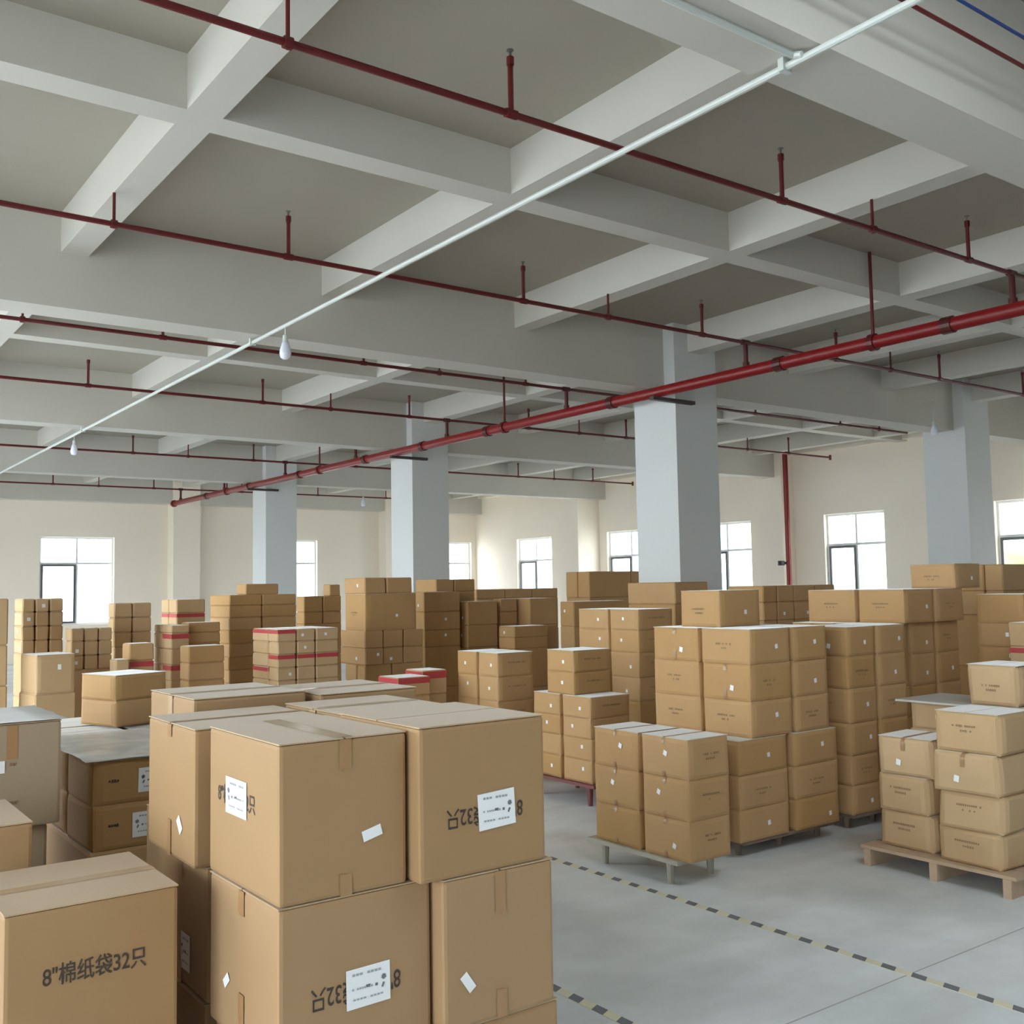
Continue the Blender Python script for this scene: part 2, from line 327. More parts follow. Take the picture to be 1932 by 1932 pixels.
# conduit
XC, ZC = 3.6, 3.865
bm = bmesh.new(); tube(bm, (XC, -2.6, ZC), (XC, 26.4, ZC), .017, 10)
cdt = tag(new('conduit', bm, M['pvc'], smooth=False), 'long straight white electrical conduit slung under the beams', 'conduit')
for y in (2.81, 8.84, 14.84, 20.84):
    bm = bmesh.new(); box(bm, XC-.03, y-.015, ZC-.022, XC+.03, y+.015, 3.9); new('clip', bm, M['pvc'], cdt)
bm = bmesh.new(); tube(bm, (XC-.025, 2.70, ZC+.006), (XC-.03, 2.74, 3.882), .015, 8); tube(bm, (XC-.03, 2.74, 3.882), (-1.0, 2.74, 3.882), .015, 8)
tag(new('conduit', bm, M['pvc']), 'white conduit branch running under the broad beam', 'conduit')
def bulb(x, y, z, lab, drop=.06):
    o = tag(empty('hanging_bulb', (x, y, z)), lab, 'lamp', 'bare hanging bulbs')
    bm = bmesh.new(); tube(bm, (0, 0, -drop), (0, 0, 0), .006, 6); new('cord', bm, M['pvc'], o)
    bm = bmesh.new(); lathe(bm, [(.012, -drop), (.022, -drop-.01), (.024, -drop-.06)], 12); new('socket', bm, M['pvc'], o)
    bm = bmesh.new(); lathe(bm, [(.024, -drop-.06), (.032, -drop-.085), (.046, -drop-.13), (.05, -drop-.165), (.042, -drop-.2), (.02, -drop-.215)][::-1], 16)
    bmesh.ops.recalc_face_normals(bm, faces=bm.faces); new('bulb', bm, M['bulb'], o, smooth=True)
bulb(3.6, 8.12, ZC-.017, 'bare white bulb hanging from the conduit just before the deep beam')
bulb(3.6, 15.32, ZC-.017, 'small bare white bulb farther along the white conduit')
bulb(13.86, 8.4, 4.02, 'bare white bulb hanging by the pillar beside the side wall', .1)
bulb(11.05, 20.7, MB, 'tiny bare bulb hanging far back by the end wall', .2)
B('bulb_arm', M['plaster'], (13.85, 8.39, 4.02, 13.87, 8.41, 4.22), (13.85, 8.41, 4.20, 13.87, 8.665, 4.22))
D.objects['bulb_arm'].name = 'lamp_bracket'; tag(D.objects['lamp_bracket'], 'short pale bracket above the bulb at the side pillar', 'bracket')

# ------------------------------------------------------------------ floor tape
def tape_line(x, y0, y1, lab):
    bm = bmesh.new(); box(bm, x-.023, y0, 0, x+.023, y1, .0012)
    t = tag(new('floor_tape', bm, M['yellow']), lab, 'tape')
    me = None; y = y0+.03
    while y < y1-.12:
        if me is None:
            bm = bmesh.new(); v = [bm.verts.new(q) for q in ((-.023, 0, .0018), (.023, .02, .0018), (.023, .085, .0018), (-.023, .065, .0018))]; bm.faces.new(v)
            o = new('stripe', bm, M['black'], t); me = o.data
        else:
            o = D.objects.new('stripe', me); COL.objects.link(o); o.parent = t
        o.location = (x+rnd(-.001, .001), y, 0); y += .14
tape_line(3.85, .9, 6.2, 'black and pale yellow striped floor tape along the pallets across the aisle')
tape_line(2.63, 1.6, 4.6, 'black and pale yellow striped floor tape beside the front pile of big cartons')
# joints sawn into the concrete
bm = bmesh.new()
box(bm, 2.0, 2.551, 0, 9, 2.558, .0006)
j = new('trim_2', bm, M['jointline']); struct(j)

# ------------------------------------------------------------------ cartons
ORD = ['top', 'second', 'third', 'fourth', 'fifth', 'sixth', 'seventh', 'eighth', 'ninth']
def face_fn(c, b):
    """c[(ix,iy,iz)] corners; returns point(face,u,v) with u along the face from the corner column, v up"""
    F = {'-x': [(0, 0, 0), (0, 1, 0), (0, 1, 1), (0, 0, 1), (-1, 0, 0)], '-y': [(0, 0, 0), (1, 0, 0), (1, 0, 1), (0, 0, 1), (0, -1, 0)],
         '+x': [(1, 0, 0), (1, 1, 0), (1, 1, 1), (1, 0, 1), (1, 0, 0)], '+y': [(0, 1, 0), (1, 1, 0), (1, 1, 1), (0, 1, 1), (0, 1, 0)],
         '+z': [(0, 0, 1), (1, 0, 1), (1, 1, 1), (0, 1, 1), (0, 0, 1)], '-z': [(0, 0, 0), (1, 0, 0), (1, 1, 0), (0, 1, 0), (0, 0, -1)]}
    def P(f, u, v, off=0):
        q = F[f]; a, b_, c_, d = (c[k] for k in q[:4]); n = Vector(q[4])
        p = a*(1-u)*(1-v)+b_*u*(1-v)+c_*u*v+d*(1-u)*v
        k = 0 if f in ('+z', '-z') else b*(1-abs(2*u-1)**9)*(1-abs(2*v-1)**9)
        return p+n*(k+off)
    return P
def strip(P, f, u, v, w, h, du, dz, off=.0025, n=7):
    bm = bmesh.new(); rows = []
    for k in range(n+1):
        vv = min(.999, max(.001, v+(k/n-.5)*h/dz))
        rows.append([bm.verts.new(P(f, u+s_*w/du/2, vv, off)) for s_ in (-1, 1)])
    for a, b in zip(rows, rows[1:]): bm.faces.new((a[0], a[1], b[1], b[0]))
    return bm
def quad(P, f, u, v, w, h, du, dz, rot=0, off=.0012, bm=None):
    """a flat patch: centre u,v (fractions), size w,h in metres on a face du x dz"""
    bm = bm or bmesh.new(); a = math.radians(rot); vs = []
    for sx, sy in ((-1, -1), (1, -1), (1, 1), (-1, 1)):
        x, y = sx*w/2, sy*h/2
        xx, yy = x*math.cos(a)-y*math.sin(a), x*math.sin(a)+y*math.cos(a)
        vs.append(bm.verts.new(P(f, min(.995, max(.005, u+xx/du)), min(.998, max(.002, v+yy/dz)), off)))
    bm.faces.new(vs if f in ('-y', '+x', '+z') else vs[::-1])
    return bm
def smudge(P, f, u, v, w, du, dz, rows=2, off=.002):
    """faded lines of print, too small to read"""
    bm = bmesh.new()
    for r in range(rows):
        ww = w*(1 if r == 0 else .55); n = max(4, int(ww/.014)); hh = .012
        for k in range(n):
            if random.random() < .18: continue
            quad(P, f, u+((k+.5)/n-.5)*ww/du, v-r*.026/dz, ww/n*.7, hh*rnd(.7, 1.1), du, dz, 0, off, bm)
    return bm
def text_mesh(s, size):
    cu = D.curves.new('t', 'FONT'); cu.body = s; cu.size = size; cu.align_x = 'CENTER'; cu.align_y = 'CENTER'; cu.offset = .0006
    o = D.objects.new('t', cu); COL.objects.link(o); bpy.context.view_layer.update()
    me = D.meshes.new_from_object(o.evaluated_get(bpy.context.evaluated_depsgraph_get()))
    D.objects.remove(o); D.curves.remove(cu); return me
def put_text(par, i, s, size, f, pos, width, rot=0, mm='ink'):
    """pos in the carton's local frame on face f; the line is squeezed to the given width"""
    hx, hy = i['hx'], i['hy']
    me = text_mesh(s, size); xs = [v.co.x for v in me.vertices]; k = width/(max(xs)-min(xs)); a = math.radians(rot)
    for v in me.vertices:
        x, y = v.co.x*k, v.co.y; x, y = x*math.cos(a)-y*math.sin(a), x*math.sin(a)+y*math.cos(a)
        v.co = (pos[0]+x, -hy-.0006, pos[2]+y) if f == '-y' else (-hx-.0006, pos[1]-x, pos[2]+y)
    me.materials.append(M[mm]); o = D.objects.new('printed_text', me); o['kind'] = 'stuff'; COL.objects.link(o); o.parent = par; return o
NC = [0]
def carton(label, group, x, y, z, dx, dy, dz, kind='mid', rot=0, seam='x', soft=0, m='card', g=.0025, flaps=True):
    """near bottom corner x,y,z (smallest x and y); returns the carton and a dict for dressing it"""
    NC[0] += 1
    hx, hy = dx/2-g, dy/2-g; top = dz-.0005
    jit = {'big': .0015, 'mid': .006, 'soft': .016, 'far': .005}[kind]; bul = {'big': .0, 'mid': .013, 'soft': .024, 'far': 0}[kind]
    hx -= bul; hy -= bul
    fl = .003 if kind != 'far' and flaps else 0
    c = {}
    for ix in (0, 1):
        for iy in (0, 1):
            for iz in (0, 1):
                c[(ix, iy, iz)] = Vector(((2*ix-1)*hx+rnd(-jit, 0)*(2*ix-1), (2*iy-1)*hy+rnd(-jit, 0)*(2*iy-1), iz*(top-fl)))
    P = face_fn(c, bul); bm = bmesh.new()
    if bul:
        br = (0, .03, .10, .5, .90, .97, 1); n = len(br)-1; cache = {}
        def V(p):
            k = tuple(round(q, 5) for q in p)
            if k not in cache: cache[k] = bm.verts.new(p)
            return cache[k]
        for f in ('-x', '-y', '+x', '+y', '+z', '-z'):
            nn = n if f[1] != 'z' else n
            for i in range(nn):
                for j_ in range(nn):
                    bm.faces.new([V(P(f, br[i+a], br[j_+b])) for a, b in ((0, 0), (1, 0), (1, 1), (0, 1))])
        bmesh.ops.recalc_face_normals(bm, faces=bm.faces)
    else:
        vs = {k: bm.verts.new(p) for k, p in c.items()}
        for q in (((0, 0, 0), (0, 0, 1), (0, 1, 1), (0, 1, 0)), ((1, 0, 0), (1, 1, 0), (1, 1, 1), (1, 0, 1)), ((0, 0, 0), (1, 0, 0), (1, 0, 1), (0, 0, 1)),
                  ((0, 1, 0), (0, 1, 1), (1, 1, 1), (1, 1, 0)), ((0, 0, 0), (0, 1, 0), (1, 1, 0), (1, 0, 0)), ((0, 0, 1), (1, 0, 1), (1, 1, 1), (0, 1, 1))):
            bm.faces.new([vs[k] for k in q])
        bmesh.ops.recalc_face_normals(bm, faces=bm.faces)
        bmesh.ops.bevel(bm, geom=list(bm.edges), offset=.010 if kind == 'big' else .010, segments=2 if kind == 'big' else 1, affect='EDGES', profile=.6)
    o = new('carton', bm, M[m]); tag(o, label, 'box', group)
    tm = M['topglarebig' if kind == 'big' else 'topglare']
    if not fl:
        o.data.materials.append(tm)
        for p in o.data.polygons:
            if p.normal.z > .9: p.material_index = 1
    a = math.radians(rot); ox, oy = dx/2, dy/2
    o.location = (x+ox*math.cos(a)-oy*math.sin(a), y+ox*math.sin(a)+oy*math.cos(a), z); o.rotation_euler = (0, 0, a+math.radians(rnd(-.5, .5) if kind != 'soft' else rnd(-3, 3)))
    if kind == 'soft': o.location.x += rnd(-.022, .012); o.location.y += rnd(-.008, .008)
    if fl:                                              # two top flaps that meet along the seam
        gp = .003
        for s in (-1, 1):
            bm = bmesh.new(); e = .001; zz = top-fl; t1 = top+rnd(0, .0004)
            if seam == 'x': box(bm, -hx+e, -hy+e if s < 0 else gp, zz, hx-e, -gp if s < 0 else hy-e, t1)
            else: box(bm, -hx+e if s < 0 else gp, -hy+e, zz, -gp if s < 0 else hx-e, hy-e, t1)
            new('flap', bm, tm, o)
    return o, dict(P=P, dx=dx, dy=dy, dz=dz, hx=hx, hy=hy, top=top, seam=seam)
def end_tape(o, i, mm='tape', w=.045, up_=.07, dn=.06, over=True):
    """packing tape: along the top seam and folded down both ends, and up from the bottom seam"""
    P = i['P']
    f = '-x' if i['seam'] == 'x' else '-y'; du = i['dy'] if i['seam'] == 'x' else i['dx']; dz = i['dz']
    if up_: new('packing_tape', strip(P, f, .5, 1-up_/dz/2, w, up_, du, dz), M[mm], o)
    if dn: new('packing_tape', strip(P, f, .5, dn/dz/2, w, dn, du, dz), M[mm], o)
    if over:
        bm = bmesh.new()
        z = i['top']+.0008; h = w/2
        if i['seam'] == 'x': vs = [(-i['hx'], -h, z), (i['hx'], -h, z), (i['hx'], h, z), (-i['hx'], h, z)]
        else: vs = [(-h, -i['hy'], z), (h, -i['hy'], z), (h, i['hy'], z), (-h, i['hy'], z)]
        bm.faces.new([bm.verts.new(v) for v in vs]); new('packing_tape', bm, M[mm], o)
def sticker(o, i, f, u, v, w=.03, h=.03, rot=0, name='sticker'):
    du = i['dy'] if f == '-x' else i['dx']
    s = new(name, quad(i['P'], f, u, v, w, h, du, i['dz'], rot, .0022), M['white'], o)
    return s
def shipping_label(o, i, f, u, v, w, h, rot=0, flip=False):
    s = sticker(o, i, f, u, v, w, h, rot, 'shipping_label'); P = i['P']; du = i['dy'] if f == '-x' else i['dx']; dz = i['dz']
    bm = bmesh.new(); sg = -1 if flip else 1
    for (yy, x0, x1, t) in ((.34, -.38, .38, .06), (-.02, -.38, .1, .05), (-.28, -.36, .34, .045)):
        n = 9
        for k in range(n):
            if (k*7+int(yy*100)) % 5 == 0: continue
            xa = x0+(x1-x0)*(k+.5)/n
            quad(P, f, u+sg*xa*w/du, v+yy*h/dz, w*(x1-x0)/n*.75, t*h, du, dz, 0, .0032, bm)
    new('label_print', bm, M['inkgrey'], s)['kind'] = 'stuff'
    bm = bmesh.new()
    quad(P, f, u+sg*.35*w/du, v+.13*h/dz, w*.09, h*.11, du, dz, 20, .0032, bm); quad(P, f, u+sg*.345*w/du, v+.13*h/dz, w*.09, h*.11, du, dz, 62, .0034, bm); quad(P, f, u+sg*.33*w/du, v-.07*h/dz, w*.045, h*.13, du, dz, -25, .0032, bm); quad(P, f, u+sg*.18*w/du, v-.02*h/dz, w*.06, h*.07, du, dz, 0, .0032, bm)
    quad(P, f, u-sg*.01*w/du, v+.0*h/dz, w*.10, h*.07, du, dz, 0, .0032, bm); new('label_mark', bm, M['inkgrey2'], s)['kind'] = 'stuff'
def smudged(o, i, f, u=.5, v=.5, w=.12, rows=2):
    du = i['dy'] if f == '-x' else i['dx']
    new('faded_print', smudge(i['P'], f, u, v, w, du, i['dz'], rows), M['inkbrown'], o)['kind'] = 'stuff'
def redband(o, i, v=.86, h=.05):
    for f, du in (('-x', i['dy']), ('-y', i['dx'])): new('red_band', quad(i['P'], f, .5, v, du*.96, h, du, i['dz'], 0, .0012), M['redband'], o)

TXT = '8"棉纸袋32只'
# --- front pile of big cartons, dressed one by one
FG = 'big cartons of the front pile'
Z1, Z2, Z3, ZT = .155, .52, .885, 1.252
def big(label, x, y, z, dx, dy, dz, seam, **k):
    k.setdefault('m', 'cardbig'); return carton(label, FG, x, y, z, dx, dy, dz, 'big', k.pop('rot', 0), seam, **k)
o, i = big('big carton with label on the lit side, top layer corner of the front pile', .975, 2.24, Z3, .337, .445, ZT-Z3, 'y', g=.001)
end_tape(o, i, 'tape', .032, .07, .05, over=False)
bm = quad(i['P'], '+z', .5, .5, .05, .43, .337, .445, 0, .0042); new('clear_tape', bm, M['cleartape'], o)
sticker(o, i, '-y', .71, .37, .053, .026, 14); shipping_label(o, i, '-x', .575, .58, .135, .09)
put_text(o, i, TXT, .05, '-x', (-.1685, .035, .205), .24)
o, i = big('big carton with upside-down print, top layer, at the aisle end of the front pile', 1.318, 2.195, Z3, .392, .43, 1.262-Z3, 'x')
put_text(o, i, TXT, .055, '-y', (-.0, -.214, .147), .235, 180); shipping_label(o, i, '-y', .59, .405, .117, .092, 3)
o, i = big('big carton with a tiny white sticker, behind the labelled corner carton of the front pile', .957, 2.74, .872, .40, .415, .366, 'x')
end_tape(o, i, 'tape', .03, .035, .10, over=True); sticker(o, i, '-x', .285, .27, .045, .03, 48)
o, i = big('big plain carton in the middle of the front pile, top layer', 1.375, 2.70, Z3, .37, .42, .36, 'x'); end_tape(o, i, 'cleartape')
o, i = big('big plain carton at the back corner of the front pile, top layer, lit end showing', 1.115, 3.21, Z3, .385, .44, .385, 'x'); end_tape(o, i, 'cleartape')
o, i = big('big plain carton at the back of the front pile, top layer, aisle side', 1.525, 3.17, Z3, .38, .43, .372, 'x'); end_tape(o, i, 'cleartape')
o, i = big('big carton with label and upside-down 32, second layer corner of the front pile', .972, 2.24, Z2, .405, .43, Z3-Z2, 'x', g=.001)
end_tape(o, i, 'tape', .035, .06, .12, over=False); sticker(o, i, '-x', .72, .345, .042, .022, -42)
put_text(o, i, TXT, .058, '-y', (-.005, -.2145, .148), .235, 180); shipping_label(o, i, '-y', .563, .41, .118, .092, 1)
o, i = big('big carton with a tilted sticker, second layer, at the aisle end of the front pile', 1.384, 2.195, Z2, .345, .43, Z3-Z2, 'y', g=.001)
end_tape(o, i, 'tape', .033, .105, .07, over=False); sticker(o, i, '-y', .20, .30, .05, .024, -55)
o, i = big('big carton in the gap behind the lower carton, second layer, partly shaded label', .99, 2.74, Z2, .40, .42, .352, 'x')
end_tape(o, i, 'tape', .03, .06, .06, over=False); shipping_label(o, i, '-x', .39, .27, .075, .10)
for nm, x, y, dx, dy in (('middle of the front pile', 1.40, 2.70, .36, .44), ('back corner of the front pile', 1.10, 3.20, .40, .44), ('back of the front pile, aisle side', 1.52, 3.18, .38, .42)):
    o, i = big('big plain carton, second layer, %s' % nm, x, y, Z2, dx, dy, Z3-Z2, 'x')
for nm, x, y, dx, dy in (('corner of the front pile', .985, 2.25, .36, .42), ('aisle end of the front pile', 1.36, 2.20, .385, .43), ('behind the corner carton', .985, 2.74, .40, .42), ('middle of the front pile', 1.40, 2.70, .37, .44), ('back corner of the front pile', 1.10, 3.20, .40, .44), ('back of the front pile, aisle side', 1.52, 3.18, .38, .42)):
    o, i = big('big plain carton, bottom layer, %s' % nm, x, y, Z1, dx, dy, Z2-Z1, 'x')
# the lower carton beside the pile
o, i = carton('big carton marked 32 lying lower beside the front pile, plain top', 'big cartons beside the front pile', .47, 2.58, .52, .397, .42, .368, 'big', 0, 'x', m='cardbig')
put_text(o, i, TXT, .052, '-y', (.003, -.2095, .212), .232, 0); end_tape(o, i, 'cleartape', .045, .05, .05)
carton('big carton underneath the one marked 32', 'big cartons beside the front pile', .47, 2.58, .155, .397, .42, .365, 'big', 0, 'x', m='cardbig')
o, i = carton('big carton with plain tan top behind the carton marked 32', 'big cartons beside the front pile', .215, 3.1, .60, .425, .40, .385, 'big', 0, 'y', m='cardbig'); end_tape(o, i, 'cleartape')
carton('big carton under the plain tan topped one', 'big cartons beside the front pile', .215, 3.1, .235, .425, .40, .365, 'big', 0, 'y', m='cardbig')
carton('lowest big carton of the short pile behind the carton marked 32', 'big cartons beside the front pile', .215, 3.1, 0, .425, .40, .235, 'big', 0, 'y', m='cardbig')
o, i = carton('tall greyish carton under a white sheet with brown tape down its face', 'big cartons beside the front pile', -.05, 3.75, .84, .908, .50, .342, 'big', 0, 'y', m='cardgrey')
new('packing_tape', quad(i['P'], '-y', .832, .83, .034, .11, .908, .342, 0, .001), M['tape'], o); sticker(o, i, '-y', .775, .60, .06, .04, 0); smudged(o, i, '-y', .832, .25, .04, 2); smudged(o, i, '-y', .83, .62, .03, 1)
o, i = carton('greyish carton below the sheet-covered tall one', 'big cartons beside the front pile', -.05, 3.78, .49, .875, .46, .35, 'big', 0, 'y', m='cardgrey'); end_tape(o, i, 'tape', .034, .07, .07, over=False)
carton('bottom greyish carton of the sheet-covered pile', 'big cartons beside the front pile', -.05, 3.78, .14, .875, .46, .35, 'big', 0, 'y', m='cardgrey')

for k in range(3):  # unseen pile added to keep light off the film-covered pile's side
    carton('%s greyish carton of the unseen shading pile behind the sheet-covered one' % ('lowest', 'middle', 'highest')[k], 'big cartons beside the front pile', -.05, 4.36, k*.40, .80, .62, .40, 'big', 0, 'y', m='cardgrey')
    carton('%s greyish carton at the back of the unseen shading pile' % ('lowest', 'middle', 'highest')[k], 'big cartons beside the front pile', -.05, 5.0, k*.40, .85, .62, .40, 'big', 0, 'y', m='cardgrey')
# --- generic piles: (phrase, corner, rot, breaks along the lit side, breaks along the shaded side, layer heights, options)
def pile(phrase, p, ly, rx, zs, kind='mid', rot=0, base=0, m='card', adj='brown', support=True, dress=None, skip=(), seam='x', foot=None):
    a = math.radians(rot); ux, uy = -math.sin(a), math.cos(a); vx, vy = math.cos(a), math.sin(a)
    ny, nx, nz = len(ly)-1, len(rx)-1, len(zs)-1; grp = 'cartons of '+phrase
    if support and zs[0]-base > .02:                       # plainer cartons lower down carry the visible ones
        n = max(1, round((zs[0]-base)/.42)); h = (zs[0]-base)/n
        dy, dx = ly[-1]-ly[0], rx[-1]-rx[0]
        for k in range(n):
            lab = '%s carton carrying those above, %s' % (('lowest', 'second-lowest', 'third-lowest', 'fourth-lowest')[k], phrase.lstrip('!'))
            carton(lab, grp, p[0]+vx*rx[0]+ux*ly[0], p[1]+vy*rx[0]+uy*ly[0], base+k*h, dx, dy, h, 'far', rot, m=m)
    for k in range(nz):
        for i_ in range(ny):
            for j_ in range(nx):
                if (i_, j_, k) in skip: continue
                if i_ > 0 and j_ > 0 and k < nz-1: continue           # buried inside the pile
                lay = ORD[nz-1-k]; lay = ('' if nz == 1 else lay if lay == 'top' else lay+'-highest')
                if ny*nx == 1: c_ = ''
                elif i_ == 0 and j_ == 0: c_ = 'corner'
                elif j_ == 0: c_ = ('second', 'third', 'fourth', 'fifth')[i_-1]+' lit-side'
                elif i_ == 0: c_ = ('second', 'third', 'fourth', 'fifth')[j_-1]+' shaded-side'
                else: c_ = ('near', 'middle', 'far', 'farther', 'farthest')[(i_-1)*(nx-1)+(j_-1)]+' inner'
                lab = ' '.join(q for q in (lay, c_, adj, 'carton') if q)+', '+phrase
                if phrase[0] == '!': lab = ' '.join(q for q in (lay, c_, adj, 'carton') if q)+' '+phrase[1:]
                s, t = ly[i_], rx[j_]
                o, d = carton(lab, grp, p[0]+ux*s+vx*t, p[1]+uy*s+vy*t, zs[k], rx[j_+1]-rx[j_], ly[i_+1]-ly[i_], zs[k+1]-zs[k], kind, rot, seam, m=m, flaps=(k == nz-1))
                if dress: dress(o, d, i_, j_, k, nz)
def d_small(o, d, i, j, k, nz):                            # pallet by the aisle: tape and a white dot on the lit side, print on the shaded side
    end_tape(o, d, 'tape', .022, .035, .035, over=(k == nz-1))
    if j == 0 and not (k == 0 and i == 1): sticker(o, d, '-x', (.30, .62, .45, .38)[(i*2+k) % 4] if i == 0 else (.36, .55)[k % 2], .62 if k else .35, .028, .028, 20)
    if i == 0: smudged(o, d, '-y', .5, .62, .15)
def d_tall(o, d, i, j, k, nz):
    if j == 0 and (i*3+k) % 4 != 1: smudged(o, d, '-x', .5, .58, .15)
    elif j == 0: end_tape(o, d, 'tape', .03, .04, .06, over=False); sticker(o, d, '-x', .35, .35, .032, .032, 10)
    if i == 0 and (j+k) % 3 != 1: sticker(o, d, '-y', rnd(.55, .75), rnd(.35, .6), .028, .028, 10)
    if i == 0 and (j+k) % 3 == 1: smudged(o, d, '-y', .45, .55, .15)
def d_slump(o, d, i, j, k, nz):
    if (k+i) % 4 == 2: end_tape(o, d, 'tape', .028, .07, 0, over=True); sticker(o, d, '-x', .6, .36, .034, .034, 10)
    else: smudged(o, d, '-x', .5, .68, .17)
def d_dot(pr=.5):
    def f(o, d, i, j, k, nz):
        if j == 0 and random.random() < pr: sticker(o, d, '-x', rnd(.3, .7), rnd(.3, .7), .03, .03, 0)
        if i == 0 and random.random() < pr*.6: sticker(o, d, '-y', rnd(.3, .7), rnd(.3, .7), .03, .03, 0)
    return f
def d_print(o, d, i, j, k, nz):
    if i == 0: smudged(o, d, '-y', .5, .6, min(.2, d['dx']*.5), 1)
    if j == 0: sticker(o, d, '-x', rnd(.25, .75), rnd(.4, .65), .026, .026, 0)
def d_print_front(o, d, i, j, k, nz):
    if j == 0: smudged(o, d, '-x', .5, .5, .14)
    if i == 0: sticker(o, d, '-y', .6, .4, .028, .028)
def d_red(rows):
    def f(o, d, i, j, k, nz):
        if (k-nz, i, j) in rows or (k-nz) in rows: redband(o, d, .8, (d['dz'])*.3)
        elif random.random() < .4: sticker(o, d, '-y', rnd(.3, .7), .5, .025, .025)
    return f

# piles across the aisle, along the tape
pile('the six-carton pallet by the aisle', (3.985, 3.9), [0, .38, .786], [0, .345], [.14, .352, .566, .781], 'mid', base=.14, dress=d_small)
pile('the tall pile behind the six-carton pallet, lower half', (4.631, 4.13), [0, .43, .86], [0, .471], [.1, .285, .482, .683], 'mid', base=.1, dress=d_tall)
pile('the tall pile behind the six-carton pallet, lower rear', (5.125, 4.12), [0, .43, .86], [0, .449], [.1, .285, .482, .683], 'mid', base=.1, dress=d_tall)
pile('the tall pile behind the six-carton pallet, upper half', (4.775, 4.14), [0, .414, .846], [0, .400, .760], [.683, .898, 1.116, 1.327], 'mid', support=False, dress=d_tall)
pile('lone on top of the tall pile behind the six-carton pallet', (4.905, 4.49), [0, .367], [0, .418], [1.327, 1.56], 'mid', support=False, dress=d_print_front)
pile('the second tall pile along the aisle row', (5.733, 4.15), [0, .42], [0, .325, .676], [.1, .285, .475, .682, .903, 1.114, 1.305], 'mid', base=.1, dress=d_tall)
pile('the third tall pile along the aisle row, below its top', (6.432, 4.35), [0, .43, .83], [0, .321, .66, .99], [.62, .84, 1.067, 1.297], 'mid', dress=d_tall)
pile('the third tall pile along the aisle row, top', (6.62, 4.3), [0, .409, .866], [0, .40, .80], [1.297, 1.54], 'mid', support=False, dress=d_tall)
pile('highest carton over the third tall pile', (7.27, 4.29), [0, .40], [0, .39], [1.54, 1.725], 'mid', support=False, dress=d_print_front)
pile('the narrow pile beside the third tall pile', (7.44, 3.86), [0, .40], [0, .354], [.934, 1.1, 1.273, 1.49], 'mid', dress=d_dot(.7))
pile('last in the row, taller than its neighbours', (8.342, 4.5), [0, .169, .5], [0, .582], [1.30, 1.502, 1.725], 'far')
pile('the pinkish pile by the slumped pallet', (7.092, 3.2), [0, .30, .62], [0, .34], [.86, 1.01, 1.129, 1.298], 'far', m='cardpale', dress=d_red({-2}))
pile('the slumped pallet, short column', (5.2, 3.262), [0, .383], [0, .37], [.11, .309, .51, .723], 'soft', base=.11, m='cardpale', adj='dented', support=False, dress=d_slump)
pile('the slumped pallet, tall column', (5.15, 2.842), [0, .409], [0, .40], [.11, .29, .482, .690, .902], 'soft', base=.11, m='cardpale', adj='dented', support=False, dress=d_slump)
pile('behind the slumped pallet, bearing a grey board', (5.75, 3.03), [0, .36, .719], [0, .42], [.70, .862], 'mid', m='cardpale', dress=d_dot(1))
pile('sitting on the grey board', (5.752, 3.028), [0, .36], [0, .40], [.876, 1.108], 'soft', support=False, m='cardpale', dress=d_print_front)
pile('the dark pile seen between the tall piles', (7.351, 6.2), [0, .42], [0, .204, .444, .755, 1.061], [1.10, 1.259, 1.426, 1.578], 'far', dress=d_dot(.5))
# middle of the hall
pile('the pallet of flat cartons at the tape end', (4.95, 5.813), [0, .357, .715], [0, .417], [.16, .324, .481, .628, .787], 'mid', base=.16, dress=d_print)
pile('the pair standing on the flat-carton pallet', (4.97, 6.02), [0, .355], [0, .397], [.787, .954, 1.119], 'mid', support=False, dress=d_print)
pile('the pile behind the flat-carton pallet', (5.981, 6.38), [0, .386, .809], [0, .434], [.22, .431, .628, .826, 1.033, 1.222, 1.399], 'mid', dress=d_print)
pile('the square four-by-two pile before the pillar row', (4.95, 6.978), [0, .311, .631], [0, .401], [.46, .663, .866, 1.061], 'mid', dress=d_print)
pile('two under the pillar, tan ends showing', (7.542, 7.5), [0, .709], [0, .5], [1.404, 1.628], 'far', dress=d_dot(.3))
pile('the pile in front of the middle of the pillar row', (7.449, 9.0), [0, .256], [0, .778], [.898, 1.152, 1.431], 'far', dress=d_dot(.4))
pile('the dark lower pair beyond the square pile', (7.018, 9.55), [0, .315], [0, .50], [.896, 1.026, 1.156], 'far', dress=d_dot(.4))
pile('the big dark carton beyond the square pile', (7.588, 10.0), [0, .458], [0, .426], [1.14, 1.466], 'far')
pile('narrow, standing beside the big dark carton', (7.30, 10.2), [0, .18], [0, .26], [1.158, 1.31, 1.465], 'far', dress=d_dot(.5))
pile('perched high before the pillar near the side windows', (9.4, 11.0), [0, .26, .526], [0, .80, 1.0], [1.442, 1.807], 'far', support=True)
pile('a long low row before the side windows', (8.857, 13.0), [0, .4], [0, .545, 1.07, 1.594], [1.438, 1.582], 'far')
pile('the pile with a large printed carton', (4.917, 9.2), [0, .18, .435], [0, .313, .689], [.518, .685, .852], 'far', dress=d_dot(.5))
pile('the small-carton rows under the large printed carton', (4.917, 9.2), [0, .54], [0, .22, .45, .689], [.852, 1.019, 1.192], 'far', support=False, dress=d_dot(.6))
pile('large with a dark print line, in the tallest mid-hall pile', (4.917, 9.2), [0, .459], [0, .625], [1.192, 1.563], 'mid', support=False, dress=d_print_front)
pile('the top pair above the large printed carton', (4.93, 9.22), [0, .46], [0, .25, .56], [1.563, 1.724], 'far', support=False, dress=d_dot(.4))
